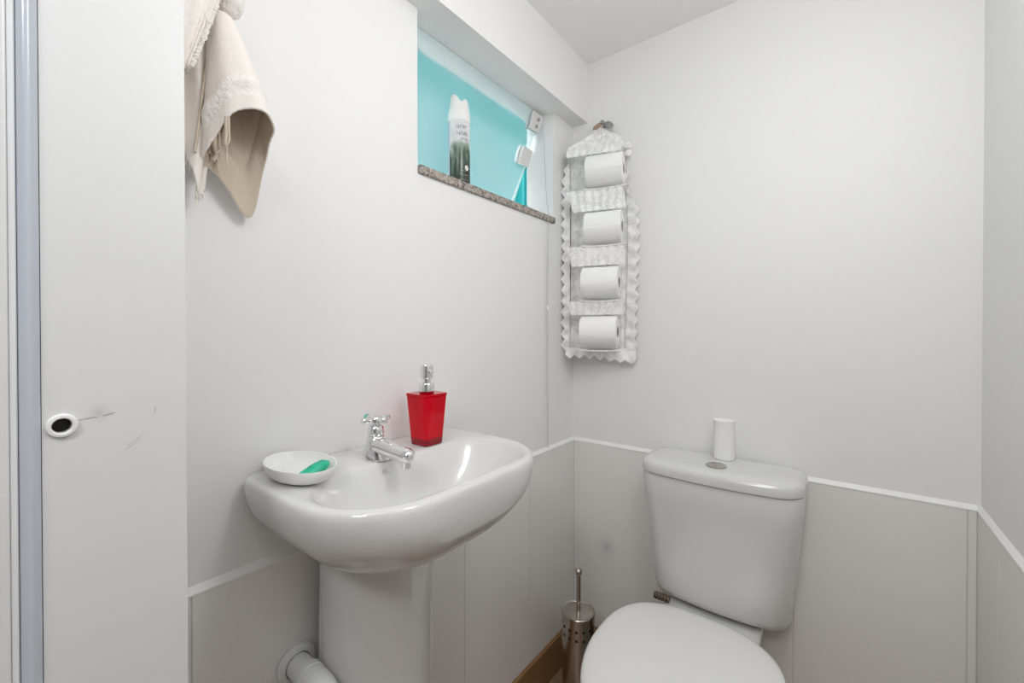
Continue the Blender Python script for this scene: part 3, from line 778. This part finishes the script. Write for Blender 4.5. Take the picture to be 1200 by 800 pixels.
# ------------------------------------------------------------------ toilet brush
BX, BY = -.684, 1.247
br = thing('toilet_brush', 'stainless steel toilet brush in perforated holder between corner and toilet', 'toilet brush', (BX, BY, 0))
R_ = .0535; HZ = .338
bm = bmesh.new(); lathe(bm, [(R_ - .003, 0), (R_ - .0006, .0006), (R_, .003), (R_, HZ - .002)], (BX, BY, 0), seg=96)
obj('holder_body', bm, M['steel'], br, smooth=50)
# two rows of discs, near-black to paint the shade inside the holes
bm = bmesh.new(); NH = 14
for z in (HZ - .036, HZ - .064):
    for k in range(NH):
        ac = 2 * PI * (k + .35) / NH; rings = []
        for rad, e in ((.0050, .0002), (.0048, .0005), (.0002, .0005)):
            rings.append([Vector((BX + (R_ + e) * math.cos(ac + rad / R_ * math.cos(t)), BY + (R_ + e) * math.sin(ac + rad / R_ * math.cos(t)), z + rad * math.sin(t))) for t in [2 * PI * i / 20 for i in range(20)]])
        loft(bm, rings, False, True)
obj('hole_shade', bm, M['dark'], br)
bm = bmesh.new(); lathe(bm, [(R_ + .0003, HZ - .004), (R_ + .002, HZ - .003), (R_ + .0022, HZ + .002), (R_ + .0005, HZ + .004), (R_ - .003, HZ + .0032), (R_ - .005, HZ + .001), (.018, HZ + .002), (.012, HZ + .003)], (BX, BY, 0), seg=64)
obj('brush_cover', bm, M['steel'], br, smooth=40)
bm = bmesh.new(); lathe(bm, [(.0075, HZ), (.0075, HZ + .122), (.0065, HZ + .123)], (BX, BY, 0), seg=24); hnd = obj('brush_handle', bm, M['steel'], br)
bm = bmesh.new(); bmesh.ops.create_uvsphere(bm, u_segments=24, v_segments=14, radius=.0125); bmesh.ops.translate(bm, verts=bm.verts, vec=(BX, BY, HZ + .132)); obj('knob', bm, M['steel'], hnd)

# ------------------------------------------------------------------ finish: origins at each thing's base, metres
bpy.context.view_layer.update()
done = set()
def kids(o): return [c for c in COL.objects if c.parent == o]
for o in [o for o in COL.objects if o.parent is None]:
    if o.type == 'EMPTY': loc = Vector(o.location)
    else:
        cs = [v.co for v in o.data.vertices]
        lo = Vector((min(c[i] for c in cs) for i in range(3))); hi_ = Vector((max(c[i] for c in cs) for i in range(3)))
        loc = Vector(((lo.x + hi_.x) / 2, (lo.y + hi_.y) / 2, lo.z))
    stack = [o] + kids(o) + [g for c in kids(o) for g in kids(c)]
    for p_ in stack:
        if p_.type == 'MESH' and p_.data.name not in done:
            p_.data.transform(Matrix.Scale(K, 4) @ Matrix.Translation(-loc)); done.add(p_.data.name)
    o.location = loc * K
# the holder hangs slightly turned out of the corner, the rolls with it
HA = math.radians(16); HP = Vector((-.70, 1.455))
def turn(x, y):
    d = Matrix.Rotation(HA, 2) @ (Vector((x, y)) - HP) + HP; return d.x, d.y
hl = Vector(holder.location) / K
q = turn(hl.x, hl.y); holder.location = Vector((q[0], q[1] - .004, hl.z)) * K; holder.rotation_euler.z = HA
q = turn(RB[0][0], RY); roll.location = Vector((q[0], q[1] - .004, RB[0][1] - RR)) * K; roll.rotation_euler.z = HA
# copies of the roll
labels = ['toilet roll in the second pocket from the top of the lace holder',
          'toilet roll in the third pocket from the top of the lace holder',
          'toilet roll in the lowest pocket of the lace holder']
for (x, z), lb in zip(RB[1:], labels):
    r = roll.copy(); COL.objects.link(r); q = turn(x, RY); r.location = Vector((q[0], q[1] - .004, z - RR)) * K; r['label'] = lb
    for c in kids(roll):
        d = c.copy(); COL.objects.link(d); d.parent = r

# ------------------------------------------------------------------ light
def area(name, loc, size, power, col=(1, 1, 1), rot=(0, 0, 0), shape='DISK', spread=180):
    l = bpy.data.lights.new(name, 'AREA'); l.shape = shape; l.size = size * K; l.energy = power; l.color = col; l.spread = math.radians(spread)
    o = bpy.data.objects.new(name, l); COL.objects.link(o); o.location = Vector(loc) * K; o.rotation_euler = rot; return o
l = bpy.data.lights.new('globe_lamp', 'POINT'); l.energy = 6.4; l.shadow_soft_size = .11; l.color = (.985, .99, 1)
lo_ = bpy.data.objects.new('globe_lamp', l); COL.objects.link(lo_); lo_.location = Vector((.02, .56, 1.98)) * K
area('hall_fill', (.1, -1.0, 2.285), .5, 11.5, (.98, .985, 1))  # unseen fill light added in the hall to brighten the room
area('doorway_fill', (-.05, -.25, 2.28), .5, 2.6, (.98, .985, 1))  # second added fill, unseen, balances wall brightness near the doorway
w = bpy.data.worlds.new('sky'); sc.world = w; w.use_nodes = True
bg = w.node_tree.nodes['Background']; bg.inputs['Color'].default_value = (.95, .97, 1, 1); bg.inputs['Strength'].default_value = 15.0

# ------------------------------------------------------------------ camera
cam = bpy.data.cameras.new('camera'); co = bpy.data.objects.new('camera', cam); COL.objects.link(co); sc.camera = co
cam.sensor_width = 36; cam.lens = 498.149 / 1200 * 36; cam.shift_y = -8.146 / 1200; cam.clip_start = .005
Rv, Uv, Fv = Vector((.791796, .610786, -.000697)), Vector((-.004027, .006363, .999972)), Vector((-.610773, .791770, -.007498))
co.matrix_world = Matrix(((Rv.x, Uv.x, -Fv.x, 0), (Rv.y, Uv.y, -Fv.y, 0), (Rv.z, Uv.z, -Fv.z, 1.2672 * K), (0, 0, 0, 1)))
vs_ = sc.view_settings; vs_.view_transform = 'Standard'; vs_.look = 'None'; vs_.gamma = 1; vs_.use_curve_mapping = False; vs_.exposure = 0.25
sc.cycles.max_bounces = 14; sc.cycles.diffuse_bounces = 8; sc.cycles.transparent_max_bounces = 16; sc.cycles.transmission_bounces = 12
